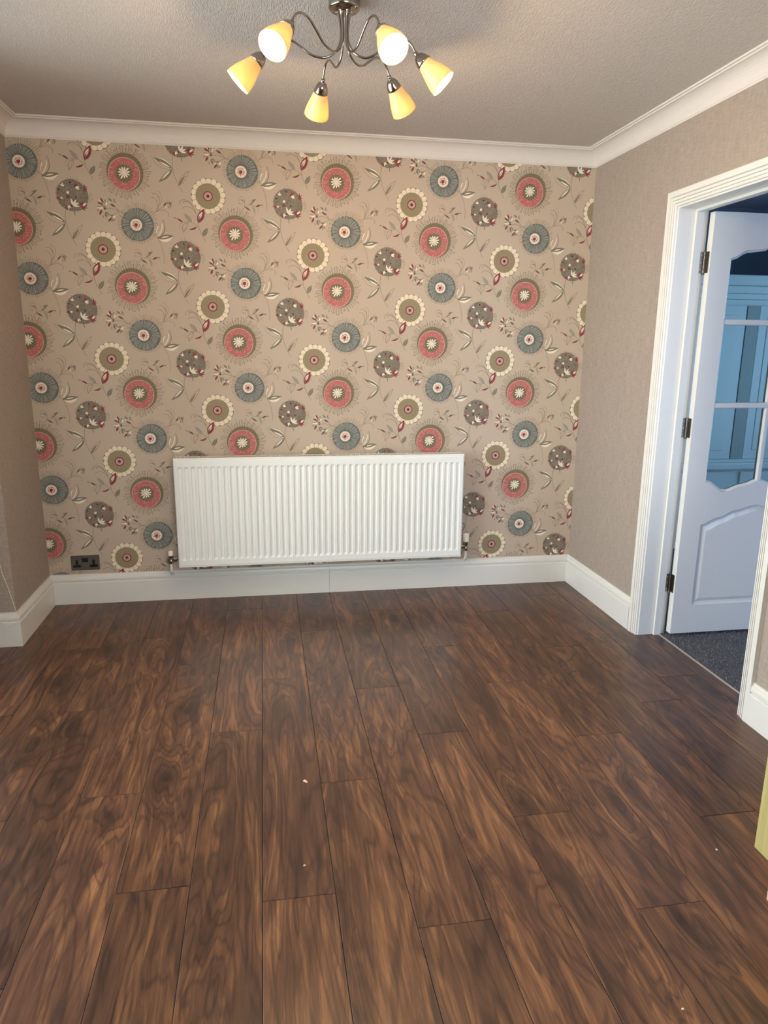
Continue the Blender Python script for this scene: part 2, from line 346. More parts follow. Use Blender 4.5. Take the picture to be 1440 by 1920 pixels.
MOTIF = [
 ('L','k',1.3,[187.6,-207.8,183.5,-232.8,181.3,-256.0,184.7,-277.4,187.2,-297.0,193.5,-314.9,207.3,-347.0,214.9,-359.6,225.0,-375.7]),
 ('F','w',15,-0.04,[184.0,-272.9,89.7,-220.9]),
 ('F','v',11.5,-0.02,[183.2,-272.0,92.3,-222.2]),
 ('F','w',5,0,[171.7,-266.0,119.9,-240.5]),
 ('L','k',0.8,[183.4,-268.5,166.5,-245.6,142.3,-227.6,113.7,-223.8,85.3,-219.2]),
 ('L','k',0.8,[183.1,-273.8,154.1,-273.6,123.7,-268.0,99.9,-245.5,85.3,-219.2]),
 ('F','v',11,0.03,[181.2,-274.2,111.6,-335.4]),
 ('F','w',4.8,0,[170.9,-280.4,126.9,-322.5]),
 ('F','k',12,0.02,[206.4,-347.1,259.7,-276.6]),
 ('F','G',10,0.02,[209.4,-342.5,256.4,-280.3]),
 ('F','v',6,0.03,[207.3,-347.0,241.9,-296.7]),
 ('L','k',1.2,[71.9,-48.5,82.1,-54.7,93.4,-66.0,101.5,-85.3,109.6,-106.0,113.6,-129.4,117.8,-147.7,117.8,-160.9,114.8,-184.7]),
 ('F','k',14,-0.1,[93.4,-66.0,124.1,24.3]),
 ('F','G',11.5,-0.1,[92.9,-60.8,123.3,20.4]),
 ('L','w',2.6,[88.9,-38.9,90.8,-25.9,98.3,-7.5]),
 ('L','w',2.6,[96.8,-54.2,108.5,-35.7,116.4,-14.7,117.0,3.4]),
 ('F','w',13,-0.12,[94.7,-66.8,167.4,-54.5]),
 ('F','v',11,0.02,[92.6,-66.3,171.6,-52.3]),
 ('F','w',4,0.02,[109.5,-62.9,148.7,-55.1]),
 ('D','d',2.2,[94.2,-65.2]),
 ('L','k',1.6,[71.0,42.4,86.2,53.7,95.1,61.8]),
 ('L','k',1.3,[94.0,60.4,99.7,79.8,99.6,100.2,92.7,115.2,82.6,121.9,72.1,122.5]),
 ('L','k',1.3,[97.6,67.0,108.4,92.9,111.1,115.9,104.3,133.4,91.6,141.0,78.4,138.5]),
 ('L','k',0.9,[106.3,80.1,118.3,103.5,122.3,126.6,115.4,144.0,100.4,154.8]),
 ('L','k',0.9,[98.8,129.4,106.5,125.9,109.8,115.9]),
 ('L','k',1.1,[97.2,60.6,111.1,72.6,130.2,82.3]),
 ('L','k',1.2,[95.8,59.2,113.3,65.0,131.8,65.7,147.2,57.3,151.5,48.5,148.8,38.1]),
 ('F','e',5,0,[128.9,83.0,144.7,104.5]),
 ('F','w',3,0,[136.9,83.3,144.5,78.5]),
 ('F','v',4,0,[146.7,93.1,153.3,115.1]),
 ('F','G',2.2,0,[148.4,99.6,153.0,111.2]),
 ('F','v',5,0,[154.4,89.6,172.5,104.3]),
 ('F','k',4,0,[159.9,92.3,168.7,85.0]),
 ('F','k',3,0,[151.6,86.9,153.5,74.2]),
 ('F','k',3,0,[159.6,87.2,164.2,74.6]),
 ('F','e',3,0,[152.1,95.9,164.7,107.9]),
 ('L','k',1.5,[-57.4,42.8,-73.7,50.4,-86.3,56.3,-99.4,72.2,-110.4,80.7]),
 ('L','k',1.2,[-78.8,52.2,-99.1,58.3,-114.2,64.1,-129.8,63.5,-145.4,61.6]),
 ('L','k',1.2,[-76.4,49.8,-92.3,45.9,-105.7,39.0,-116.7,31.0,-122.3,25.7]),
 ('F','e',6,0,[-98.1,72.8,-124.1,87.0]),
 ('F','v',6,0,[-111.8,97.0,-130.0,111.4]),
 ('F','v',3.5,0,[-104.4,92.3,-100.3,112.6]),
 ('F','k',3,0,[-98.1,90.0,-94.7,100.2]),
 ('F','r',7,0,[-156.4,86.5,-164.5,113.8]),
 ('F','e',7,0,[-155.5,81.5,-181.7,91.8]),
 ('F','w',4,0,[-160.1,88.8,-174.2,104.6]),
 ('F','lp',3,0,[-161.5,86.3,-171.0,97.2]),
 ('F','v',8,0,[-150.1,84.2,-142.1,104.6]),
 ('F','G',4,0,[-149.2,86.7,-143.7,100.8]),
 ('F','w',5,0,[-141.6,78.2,-136.2,97.3]),
 ('F','v',5,0,[-135.4,91.1,-122.3,94.1]),
 ('F','w',3,0,[-132.9,89.9,-118.4,94.2]),
 ('F','w',7,0,[-156.8,65.0,-183.6,67.8]),
 ('F','k',3,0,[-162.8,69.8,-185.8,71.5]),
 ('F','r',7.5,0,[-162.5,57.2,-174.7,32.7]),
 ('F','v',7,0,[-155.0,71.4,-141.0,69.4]),
 ('F','d',5,0,[-153.1,62.6,-141.5,61.8]),
 ('F','k',4,0,[-151.9,77.8,-164.8,77.3]),
 ('F','k',3,0,[-173.9,59.3,-186.3,50.0]),
 ('F','k',3,0,[-159.3,32.0,-156.4,19.4]),
 ('F','v',9,0,[-147.9,46.4,-128.2,33.1]),
 ('F','v',7,0,[-148.0,45.1,-140.8,21.2]),
 ('F','G',3.5,0,[-143.1,41.5,-133.3,34.2]),
 ('F','e',6.5,0,[-118.5,24.6,-137.0,2.3]),
 ('F','w',6,0,[-111.0,21.0,-102.2,34.1]),
 ('F','v',5,0,[-128.2,33.1,-106.1,33.9]),
 ('F','k',4,0,[-115.1,18.3,-104.3,6.0]),
 ('F','v',4,0,[-117.7,18.2,-119.0,0.3]),
 ('F','w',2.5,0,[-131.8,20.3,-122.1,28.3]),
 ('L','k',1.2,[-18.1,-207.0,-12.7,-192.9,-4.8,-180.4,4.8,-169.6,7.7,-157.3,7.6,-148.6,3.2,-140.0,-3.6,-135.8,-12.4,-135.2]),
 ('L','k',1,[7.9,-148.5,6.2,-134.6,-1.1,-124.4,-12.0,-116.9]),
 ('L','k',1.2,[-23.5,-142.5,-21.3,-137.2,-14.2,-135.2]),
 ('L','k',0.8,[-25.2,-128.6,-20.5,-124.1,-8.1,-124.6]),
 ('L','k',0.9,[-20.6,-152.8,-10.3,-156.0,-2.8,-150.6]),
 ('D','v',2.2,[-19.7,-151.9]),
 ('L','v',2.4,[-9.0,-137.7,-0.3,-139.2,6.4,-145.1]),
 ('L','k',1,[4.8,-169.6,17.7,-162.3,32.2,-157.5,46.3,-158.8,61.8,-165.9]),
 ('F','e',5,0,[7.6,-167.4,36.5,-185.9]),
 ('F','v',9,0.1,[32.1,-158.4,65.9,-129.4]),
 ('F','lp',4,0.1,[35.2,-152.1,47.7,-136.9]),
 ('F','m',8,0.12,[43.5,-160.7,54.4,-204.3]),
 ('F','e',6,0,[60.9,-166.0,88.4,-155.0]),
 ('F','k',3.5,0,[87.4,-156.8,99.8,-158.2]),
 ('L','k',0.8,[72.2,-171.3,73.4,-180.0,67.5,-189.0]),
 ('L','k',1.3,[324.0,-72.9,312.9,-50.9,301.7,-30.3,294.5,-11.0,291.7,13.7,290.1,37.0,283.1,57.4,273.5,80.3,259.8,100.3,244.3,110.0,227.0,109.8,225.7,101.5]),
 ('L','k',1.3,[269.9,89.1,254.9,107.8,236.7,117.3,219.4,116.7,208.2,107.3,209.0,97.1]),
 ('L','k',1.3,[284.3,54.9,269.2,75.0,251.0,85.8,232.4,85.9,219.9,78.2]),
 ('D','k',1.6,[226.6,102.1,208.4,97.0,219.9,78.2]),
 ('F','r',17,0.0,[291.6,12.4,323.8,81.7]),
 ('F','w',9,0,[293.8,29.3,314.4,66.3]),
 ('F','v',5,0,[293.5,24.1,301.4,47.7]),
 ('F','lp',3,0,[298.1,34.7,311.4,58.5]),
 ('F','m',11,0,[261.3,15.2,225.4,54.8]),
 ('L','k',0.9,[260.9,16.5,243.3,39.2,225.4,54.8]),
 ('F','e',6,0,[218.3,13.7,189.4,31.3]),
 ('F','k',3,0,[189.8,29.5,172.3,35.3]),
 ('F','lp',3,0,[212.2,9.6,189.1,25.6]),
 ('L','k',1.2,[292.0,-7.2,276.4,5.3,260.8,15.2,239.4,16.5,217.8,13.7]),
 ('F','k',12,-0.1,[243.2,13.3,217.3,-35.7]),
 ('F','G',10,-0.1,[241.2,10.6,218.8,-31.8]),
 ('L','k',0.8,[241.8,11.9,230.1,-6.7,217.8,-35.7]),
 ('L','k',0.9,[215.0,11.0,202.3,0.2,201.6,-12.8,208.2,-15.2]),
 ('F','lp',9,0.1,[285.3,-5.3,233.6,-31.3]),
 ('F','e',6,0.1,[285.3,-5.3,245.0,-19.2]),
 ('F','v',11,0,[311.5,-50.4,337.4,-7.7]),
 ('L','G',0.8,[311.5,-50.4,323.4,-29.6,335.1,-9.6]),
 ('F','r',6,0,[277.7,-121.5,281.8,-92.4]),
 ('F','r',6,0,[277.7,-121.5,292.2,-101.3]),
 ('F','r',6,0,[277.7,-121.5,295.7,-114.4]),
 ('F','r',6.5,0,[273.9,-115.0,288.3,-126.5]),
 ('F','r',6,0,[236.2,-110.9,241.5,-87.0]),
 ('F','r',6,0,[236.2,-110.9,253.5,-90.6]),
 ('F','r',6,0,[236.2,-110.9,235.4,-100.4]),
 ('F','w',6.5,0,[239.0,-109.5,258.0,-107.6]),
 ('F','w',6.5,0,[239.0,-109.5,257.6,-116.8]),
 ('F','w',6.5,0,[239.0,-109.5,254.6,-120.9]),
 ('F','w',5,0,[182.4,-108.5,170.9,-98.4]),
 ('F','w',5,0,[182.4,-108.5,180.7,-90.2]),
 ('F','w',5,0,[182.4,-108.5,189.6,-100.4]),
 ('F','r',6,0,[163.2,-161.8,145.7,-162.2]),
 ('F','r',6,0,[163.2,-161.8,150.1,-156.8]),
 ('F','r',6,0,[163.2,-161.8,160.0,-171.1]),
 ('D','w',4.8,[172.2,-160.7]),
 ('D','w',6.5,[203.3,-135.0]),
 ('D','d',4,[215.8,-89.1,164.1,-122.2,237.5,-154.4,215.5,-194.3]),
 ('D','e',8,[201.5,-154.1]),
 ('F','w',8,0,[221.1,-192.0,214.7,-159.0]),
 ('F','w',8,0,[221.1,-192.0,238.8,-165.0]),
 ('F','w',8,0,[221.1,-192.0,250.3,-179.3]),
 ('F','w',8,0,[221.1,-192.0,252.1,-196.6]),
 ('F','r',7,0,[260.2,-197.7,268.5,-169.5]),
 ('F','r',7,0,[260.2,-197.7,254.6,-175.2]),
 ('F','r',7,0,[260.2,-197.7,290.6,-190.2]),
 ('F','r',7,0,[260.2,-197.7,288.6,-203.6]),
 ('F','r',7,0,[260.2,-197.7,277.1,-214.6]),
 ('F','w',8,0,[265.9,-193.5,284.4,-178.4]),
 ('F','r',6.5,0,[193.6,-199.4,182.5,-203.7]),
 ('F','r',6.5,0,[193.6,-199.4,195.5,-214.0]),
 ('F','r',6.5,0,[193.6,-199.4,189.7,-195.5]),
 ('F','w',6,0,[199.2,-195.3,202.4,-211.1]),
 ('F','w',6,0,[199.2,-195.3,213.7,-202.9]),
 ('F','w',6,0,[199.2,-195.3,208.7,-196.3]),
 ('L','k',1,[187.3,-214.2,183.5,-235.6,181.1,-254.4]),
 ('F','k',4,0,[223.8,-218.6,229.5,-239.9]),
 ('L','k',0.9,[298.8,-134.2,308.4,-132.6,306.7,-139.2,299.9,-140.8]),
 ('L','k',0.9,[299.7,-143.4,313.4,-141.7,313.1,-149.7,300.8,-150.0]),
 ('L','k',0.9,[299.1,-155.4,314.1,-157.6,310.9,-165.7,298.8,-163.4]),
 ('L','k',0.9,[295.6,-171.4,306.5,-173.8,303.5,-179.2]),
 ('L','k',0.9,[205.7,-76.3,207.7,-64.5]),
 ('L','k',0.9,[219.4,-70.7,221.4,-58.8]),
 ('L','k',0.9,[232.5,-79.4,234.4,-67.6]),
 ('L','k',0.9,[248.5,-82.9,250.4,-71.0]),
 ('L','k',0.9,[261.5,-91.7,263.5,-79.8]),
 ('L','k',0.9,[272.1,-96.6,274.1,-84.7]),
 ('L','k',1.2,[153.4,-122.5,145.3,-122.7]),
 ('L','k',1.2,[157.9,-113.2,149.9,-113.4]),
 ('L','k',1.2,[154.0,-135.6,145.9,-135.9]),
]

CELL = []      # (points, layer, colour)
def poly(pts, lay, col): CELL.append((pts, lay, PIDX[col]))
def disc(cx, cy, r, lay, col, n=28, wob=0.0, seed=0, sy=1.0):
    rnd = random.Random(seed); ph = [rnd.uniform(0, 6.28) for _ in range(3)]
    pts = []
    for i in range(n):
        a = 2*PI*i/n; q = r*(1+wob*(math.sin(2*a+ph[0])*0.5+math.sin(3*a+ph[1])*0.35+math.sin(5*a+ph[2])*0.15))
        pts.append((cx+q*math.cos(a), cy+q*sy*math.sin(a)))
    poly(pts, lay, col)
def ray(cx, cy, a, r0, r1, w0, w1, lay, col):
    c, s = math.cos(a), math.sin(a)
    P = lambda r, w: (cx+r*c-w*s, cy+r*s+w*c)
    poly([P(r0, -w0/2), P(r1, -w1/2), P(r1, w1/2), P(r0, w0/2)], lay, col)
def leaf(bx, by, tx, ty, w, bend, lay, col, n=7):
    dx, dy = tx-bx, ty-by; l = math.hypot(dx, dy); ux, uy = dx/l, dy/l; nx, ny = -uy, ux
    up, dn = [], []
    for i in range(n+1):
        t = i/n; hw = w/2*(math.sin(PI*t**0.85)**0.9 if 0 < t < 1 else 0); mid = bend*l*math.sin(PI*t)
        q = (bx+dx*t+nx*mid, by+dy*t+ny*mid)
        up.append((q[0]+nx*hw, q[1]+ny*hw))
        if 0 < i < n: dn.append((q[0]-nx*hw, q[1]-ny*hw))
    poly(up+dn[::-1], lay, col)
def stroke(pts, w, lay, col):
    P = spline([(pts[i], pts[i+1], 0) for i in range(0, len(pts), 2)], 4)
    for i in range(len(P)-1):
        a, b = P[i], P[i+1]; d = (b-a)
        if d.length < 1e-6: continue
        d.normalize(); n = Vector((-d.y, d.x, 0))*(w/2); e = d*0.15
        poly([tuple((a-n-e)[:2]), tuple((b-n+e)[:2]), tuple((b+n+e)[:2]), tuple((a+n-e)[:2])], lay+(i % 2)*0.4, col)
def petal(cx, cy, a, r0, r1, w, lay, col):
    c, s = math.cos(a), math.sin(a); pts = []
    for u, hw in ((0, 0.10), (0.25, 0.28), (0.55, 0.47), (0.8, 0.5), (0.95, 0.32), (1.0, 0.0), (0.95, -0.32), (0.8, -0.5), (0.55, -0.47), (0.25, -0.28), (0, -0.10)):
        r = r0+(r1-r0)*u; pts.append((cx+r*c-hw*w*s, cy+r*s+hw*w*c))
    poly(pts, lay, col)
rp = random.Random(11)
# slate blue pincushion flower
bx, by = 1.0, -6.0
for i in range(74):
    a = 2*PI*i/74+rp.uniform(-.02, .02); top = 0.5+0.5*math.cos(a-1.35); e = 84+top*rp.uniform(8, 22)+rp.uniform(0, 5)
    ray(bx, by, a, 74, e, 1.9, 1.3, 1, 'k')
    if rp.random() < 0.75: disc(bx+e*math.cos(a), by+e*math.sin(a), rp.uniform(1.2, 2.0), 2, 'k', 6)
disc(bx, by, 77, 3, 'b', 44, 0.012, 3)
for i in range(58):
    a = 2*PI*i/58+rp.uniform(-.03, .03); ray(bx-3, by+1, a, rp.uniform(32, 42), rp.uniform(66, 77), 1.1, 3.7, 4, 'bl')
disc(-6, -6, 28, 6, 'w', 26); 
for i in range(11):
    a = 2*PI*i/11; disc(-6+15*math.cos(a), -6+15*math.sin(a), 4.0, 7, 'lp' if i % 2 else 'p', 8)
for i in range(18):
    a = 2*PI*i/18; ray(-6, -6, a, 21, 28, 1.0, 1.4, 7, 'm')
disc(-7, -7, 9.5, 8, 'r', 10, 0.1, 2)
# pink pomegranate flower
px, py = 474.0, -32.0
for i in range(92):
    a = 2*PI*i/92+rp.uniform(-.025, .025); e = rp.uniform(101, 124)
    ray(px, py, a, 84, e, 2.2, 1.5, 1, 'k' if i % 3 else 'v'); disc(px+e*math.cos(a), py+e*math.sin(a), rp.uniform(1.9, 3.0), 2, 'v', 6)
disc(px, py, 86, 3, 'o', 44, 0.015, 5)
for i in range(60):
    a = 2*PI*i/60; ray(px, py, a, 70, 84, 0.6, 1.2, 4, 'ol' if i % 2 else 'gr')
qx, qy = px-4.5, py-8.5
disc(qx, qy, 75, 5, 'lp', 44, 0.02, 6); disc(qx, qy, 72, 6, 'p', 44, 0.02, 6)
for rr in (46, 53, 60, 67):
    n = int(rr*1.05)
    for i in range(n):
        a = 2*PI*(i+rp.random()*.5)/n; ray(qx, qy, a, rr-2.6, rr+2.8, 1.5, 1.9, 7, 'pr' if rp.random() < 0.72 else 'lp')
disc(qx, qy+3, 40, 7.5, 'gr', 30)
for i in range(40):
    a = 2*PI*i/40; ray(qx, qy+3, a, 36, 40+rp.uniform(4, 14), 3.2, 0.8, 8, 'gr')
for i in range(34):
    a = 2*PI*i/34; ray(qx, qy+3, a, rp.uniform(22, 27), rp.uniform(36, 50), 0.8, 1.3, 9, 'ol' if i % 2 else 'lp')
for i in range(11):
    petal(qx-1, qy+6, 2*PI*i/11+0.2, 1, rp.uniform(25, 33), 7.5, 10+(i % 2)*0.5, 'w')
# cream scalloped flower
cx, cy = 346.0, 139.0
disc(cx, cy, 83, 1, 'k', 40, 0.01, 8)
for i in range(18):
    a = 2*PI*(i+.3)/18; petal(cx, cy, a, 20, rp.uniform(83, 87), 31, 1.6+(i % 2)*0.3, 'k')
for i in range(18):
    a = 2*PI*(i+.3)/18; petal(cx, cy, a, 20, rp.uniform(82, 85.5), 29, 2.4+(i % 2)*0.3, 'c')
disc(cx, cy, 78, 3.2, 'c', 36)
for i in range(18):
    a = 2*PI*(i+.8)/18; ray(cx, cy, a, 58, 81, 1.7, 1.3, 3.6, 'k')
disc(cx-1, cy, 60, 4, 'ol', 40, 0.01, 4)
for i in range(72):
    a = 2*PI*i/72+rp.uniform(-.02, .02); ray(cx-1, cy, a, rp.uniform(26, 40), rp.uniform(52, 60), 0.5, 1.3, 5, 'o' if i % 2 else 'm')
disc(cx-1, cy, 24, 6, 'r', 24); disc(cx-1, cy, 18, 7, 'lp', 22)
for i in range(12):
    a = 2*PI*i/12; ray(cx-1, cy, a, 5, 14, 2.4, 1.2, 8, 'e')
disc(cx-1, cy, 6.5, 9, 'd', 10)
# scribbled brown flower
ex, ey = 222.0, -147.0
disc(ex, ey, 73, 3, 'br', 48, 0.035, 9)
for i in range(46):
    a = 2*PI*i/46; ray(ex, ey, a, 66, rp.uniform(72, 79), 1.4, 0.8, 2, 'v')
for hx, hy, hr in ((-24, 26, 26), (28, 8, 26), (-20, -34, 24), (20, -48, 18), (-48, -8, 18), (24, 44, 18)):
    for i in range(20):
        a = 2*PI*i/20; ray(ex+hx, ey+hy, a, 3, hr*rp.uniform(.7, 1), 0.6, 1.1, 4, 'v' if i % 2 else 'm')
seq = 12
NFAN = 106
for ei, e in enumerate(MOTIF):
    seq += 0.7
    if e[0] == 'L': stroke(e[3], e[2]*1.5, seq, e[1])
    elif e[0] == 'F':
        q = e[4]; leaf(q[0], q[1], q[2], q[3], e[2]*(1.9 if e[2] > 9 else 1.15 if ei >= NFAN else 1.5), e[3], seq, e[1])
    else:
        for i in range(0, len(e[3]), 2): disc(e[3][i], e[3][i+1], e[2], seq, e[1], 10)
wb = MB().box(-0.02, W+0.02, 0.0, 0.12, 0, H, PIDX['G'])
OX, OZ, DX, DV = 0.573, 1.957, 0.5157, 0.5285
for i in range(-3, 7):
    for j in range(-6, 6):
        ox = OX+i*DX; oz = OZ+(i % 2)*DV/2+j*DV
        if oz > 2.75 or oz < -0.3 or ox > W+0.2 or ox < -0.75: continue
        for pts, lay, col in CELL:
            q = [(ox+a/1000, oz+b/1000) for a, b in pts]
            if max(a for a, b in q) < 0.002 or min(a for a, b in q) > W-0.002 or max(b for a, b in q) < 0.14 or min(b for a, b in q) > 2.335: continue
            y = -0.00004-lay*0.0000085
            b0 = len(wb.v); wb.v += [(min(max(a, 0.0006), W-0.0006), y, b) for a, b in q]
            wb.f.append(tuple(range(b0, b0+len(q)))); wb.m.append(col); wb.sm.append(False)
struct(wb.build('wall_back', [print_mat(k) for k in PKEY], recalc=False), 'back wall papered with pink, slate, cream and brown flowers')

# ---- coving
ang = [i*PI/2/8 for i in range(9)]
HC, CP = 2.318, 0.079
cov = [(0, H), (0, HC), (0.003, HC), (0.004, HC+0.004)]
cov += [(0.008+0.060*(1-math.cos(a)), HC+0.008+0.062*math.sin(a)) for a in ang] + [(0.071, H-0.008), (CP, H-0.007), (CP, H)]
segs = sweep_plan([(BAYX, BAYN), (BAYX, BAY), (0, BAY), (0, 0), (W, 0), (W, REAR)], cov)
for i, nm in ((2, 'left wall stub'), (3, 'flowered back wall'), (4, 'doorway wall'), (1, 'bay return'), (0, 'bay window')):
    struct(segs[i].build('trim_%d' % {3: 1, 2: 2, 4: 3, 1: 4, 0: 5}[i], coving_paint()), 'white plaster coving along the '+nm)
# ---- skirting boards
SK = [(0, 0), (0.020, 0), (0.020, 0.117), (0.0185, 0.1205), (0.0165, 0.122), (0.0120, 0.1225), (0.0115, 0.1265), (0.0150, 0.1275), (0.0175, 0.131), (0.0172, 0.141), (0.0140, 0.150), (0.0085, 0.1545), (0.0065, 0.158), (0.0060, 0.164), (0, 0.164)]
sp = sweep_plan([(BAYX, BAY), (0, BAY), (0, 0), (W, 0), (W, -0.782)], SK)
struct(sp[1].build('baseboard_left', WHITE()), 'white moulded skirting on the short wall by the bay')
struct(sp[0].build('baseboard_bay', WHITE()), 'white moulded skirting on the bay return behind the chain')
struct(sp[3].build('baseboard_right', WHITE()), 'white moulded skirting between back corner and door casing')
bb = struct(empty('baseboard_back', (1.5, 0, 0)), 'white moulded skirting under the radiator wall')
XJ = 1.503
def clip_board(mb, x0, x1):
    out = MB(); xm = [v[0] for v in mb.v]; k = len(mb.v)//2
    vs = [list(v) for v in mb.v]
    for i in range(k):
        if x0 is not None: vs[i][0] = x0
        if x1 is not None: vs[k+i][0] = x1
    return out.add(vs, mb.f)
for a, b_ in ((None, XJ-0.0006), (XJ+0.0006, None)):
    o = clip_board(sp[2], a, b_).build('board', WHITE(), bb); o.location = (-1.5, 0, 0)
struct(sweep_plan([(W, -1.698), (W, -2.50)], SK)[0].build('baseboard_right_near', WHITE()), 'white moulded skirting between door casing and kitchen unit')

# ---- door casing: moulded architrave round the opening, lining with stops
AI0, AI1, AZ = -0.849, -1.634, 1.979            # inner edges of the architrave
AW = 0.064
aprof = [(0.0, 0.0), (0.0, 0.010), (0.003, 0.0125), (0.008, 0.0125), (0.0085, 0.0065), (0.0115, 0.0065), (0.013, 0.0135), (0.021, 0.0150), (0.0215, 0.0085), (0.0245, 0.0085), (0.026, 0.0160), (0.034, 0.0175), (0.0345, 0.0105), (0.0375, 0.0105), (0.040, 0.0195), (0.060, 0.021), (AW, 0.019), (AW, 0.0)]
def casing(x_wall, sgn):
    vs = []; k = len(aprof)
    for cy, cz, oy, oz in ((AI0, 0, 1, 0), (AI0, AZ, 1, 1), (AI1, AZ, -1, 1), (AI1, 0, -1, 0)):
        for a, d in aprof: vs.append((x_wall+sgn*d, cy+oy*a, cz+oz*a))
    fs = [(j*k+i, j*k+(i+1) % k, (j+1)*k+(i+1) % k, (j+1)*k+i) for j in range(3) for i in range(k)] + [tuple(range(k)), tuple(range(3*k, 4*k))[::-1]]
    return MB().add(vs, fs)
struct(casing(W, -1).build('trim_6', WHITE()), 'white moulded architrave round the doorway')
struct(casing(3.088, 1).build('trim_7', WHITE()), 'white moulded architrave on the hall side')
LY0, LY1, LZ = -0.855, -1.628, 1.972
ln = MB()
ln.bbox(W-0.001, 3.088, LY0, DY0+0.001, 0, LZ+0.026, 0.0015).bbox(W-0.001, 3.088, DY1-0.001, LY1, 0, LZ+0.026, 0.0015).bbox(W-0.001, 3.088, LY1, LY0, LZ, DZ+0.001, 0.0015)
lining = struct(ln.build('trim_8', WHITE()), 'white door lining inside the doorway')
for a in ((3.031, 3.068, LY0-0.013, LY0, 0, LZ), (3.031, 3.068, LY1, LY1+0.013, 0, LZ), (3.031, 3.068, LY1+0.013, LY0-0.013, LZ-0.013, LZ)):
    MB().bbox(*a, 0.002).build('door_stop', WHITE(), lining)
struct(MB().bbox(3.058, 3.068, LY1, LY0, -0.004, 0.004, 0.002).build('trim_9', mat('pale_threshold_strip', (186, 172, 158), 0.4, 0.3)), 'thin pale threshold strip between laminate and carpet')

# ================================================================== DOOR (open into the hall)
DX0, DX1, DFY, DBY, DZ0, DZ1 = 3.100, 3.856, -0.896, -0.860, 0.016, 1.958
door = struct(empty('door_1', (DX0, DFY, 0)), 'white panelled door with glazed upper half standing open into the hall')
def dput(o): o.parent = door; o.location = Vector(o.location)-Vector((DX0, DFY, 0)); return o
GX0, GX1 = DX0+0.098, DX1-0.098; GM = (GX0+GX1)/2
def interp(tab, u):
    for (a, b), (c, d) in zip(tab[:-1], tab[1:]):
        if u <= c:
            t = (u-a)/(c-a); t = t*t*(3-2*t); return b+(d-b)*t
    return tab[-1][1]
HWG = (GX1-GX0)/2
def sym(tab): return lambda x: interp(tab, min(x-GX0, GX1-x)/HWG)
g_top = sym([(0, 1.770), (0.30, 1.806), (0.55, 1.812), (0.8, 1.846), (1.0, 1.856)])
g_bot = sym([(0, 0.772), (0.36, 0.722), (0.70, 0.748), (1.0, 0.772)])
p_top = sym([(0, 0.566), (0.32, 0.600), (0.62, 0.632), (1.0, 0.656)])
p_bot = lambda x: 0.160
NX = 33; xs = [GX0+(GX1-GX0)*i/(NX-1) for i in range(NX)]
white = WHITE()
def face_strip(b, f0, f1, y0=DFY, y1=DBY):
    """solid strip between two curves across the glazed width"""
    vs = []; 
    for x in xs:
        a, c = f0(x), f1(x); vs += [(x, y0, a), (x, y0, c), (x, y1, c), (x, y1, a)]
    fs = []
    for i in range(NX-1):
        q = i*4; r = q+4
        fs += [(q, r, r+1, q+1), (q+1, r+1, r+2, q+2), (q+2, r+2, r+3, q+3), (q+3, r+3, r, q)]
    fs += [(0, 1, 2, 3), ((NX-1)*4+3, (NX-1)*4+2, (NX-1)*4+1, (NX-1)*4)]
    b.add(vs, fs)
lf = MB()
lf.box(DX0, GX0, DFY, DBY, DZ0, DZ1).box(GX1, DX1, DFY, DBY, DZ0, DZ1)
face_strip(lf, g_top, lambda x: DZ1); face_strip(lf, p_top, g_bot); face_strip(lf, lambda x: DZ0, p_bot)
dput(lf.build('leaf', white))
# lower raised panel with its moulding
def inset(f_lo, f_hi, d, y):
    pts = []; n = 21
    X0, X1 = GX0+d, GX1-d
    for i in range(n):
        x = X0+(X1-X0)*i/(n-1); u = GX0+(GX1-GX0)*i/(n-1); pts.append((x, y, f_lo(u)+d))
    for i in range(n-1, -1, -1):
        x = X0+(X1-X0)*i/(n-1); u = GX0+(GX1-GX0)*i/(n-1); pts.append((x, y, f_hi(u)-d))
    return pts
pb = MB(); loops = [inset(p_bot, p_top, d, y) for d, y in ((-0.001, DFY+0.001), (0.006, DFY+0.0085), (0.016, DFY+0.0105), (0.030, DFY+0.004), (0.034, DFY+0.003))]
K = len(loops[0]); vs = [p for l in loops for p in l]
fs = [(j*K+i, j*K+(i+1) % K, (j+1)*K+(i+1) % K, (j+1)*K+i) for j in range(len(loops)-1) for i in range(K)]
n2 = K//2; base = (len(loops)-1)*K
fs += [(base+i, base+i+1, base+K-2-i, base+K-1-i) for i in range(n2-1)]
pb.add(vs, fs); bk = MB(); face_strip(bk, p_bot, p_top, DFY+0.015, DBY-0.004); pb.add(bk.v, bk.f)
dput(pb.build('lower_panel', white, recalc=False))
# glazing bead round the glass, bars, panes
bead = MB(); L0 = inset(g_bot, g_top, 0.0, DFY+0.002); L1 = inset(g_bot, g_top, 0.009, DFY+0.010); L2 = inset(g_bot, g_top, 0.009, DBY-0.010); L3 = inset(g_bot, g_top, 0.0, DBY-0.002)
vs = L0+L1+L2+L3; fs = [(j*K+i, j*K+(i+1) % K, ((j+1) % 4)*K+(i+1) % K, ((j+1) % 4)*K+i) for j in range(4) for i in range(K)]
dput(bead.add(vs, fs).build('glazing_bead', white))
BZ = (1.128, 1.499)
for z in BZ: dput(MB().bbox(GX0-0.002, GX1+0.002, DFY+0.003, DBY-0.003, z-0.013, z+0.013, 0.006, seg=3).build('glazing_bar', white))
zz = [g_bot(GM), BZ[0]-0.013, BZ[0]+0.013, BZ[1]-0.013, BZ[1]+0.013, g_top(GM)]
for a, b_ in ((zz[0], zz[1]), (zz[2], zz[3]), (zz[4], zz[5])):
    dput(MB().bbox(GM-0.013, GM+0.013, DFY+0.003, DBY-0.003, a-0.002, b_+0.002, 0.006, seg=3).build('glazing_bar', white))
gl = thin_glass('blue_tinted_glass', (180, 214, 220), 0.04)
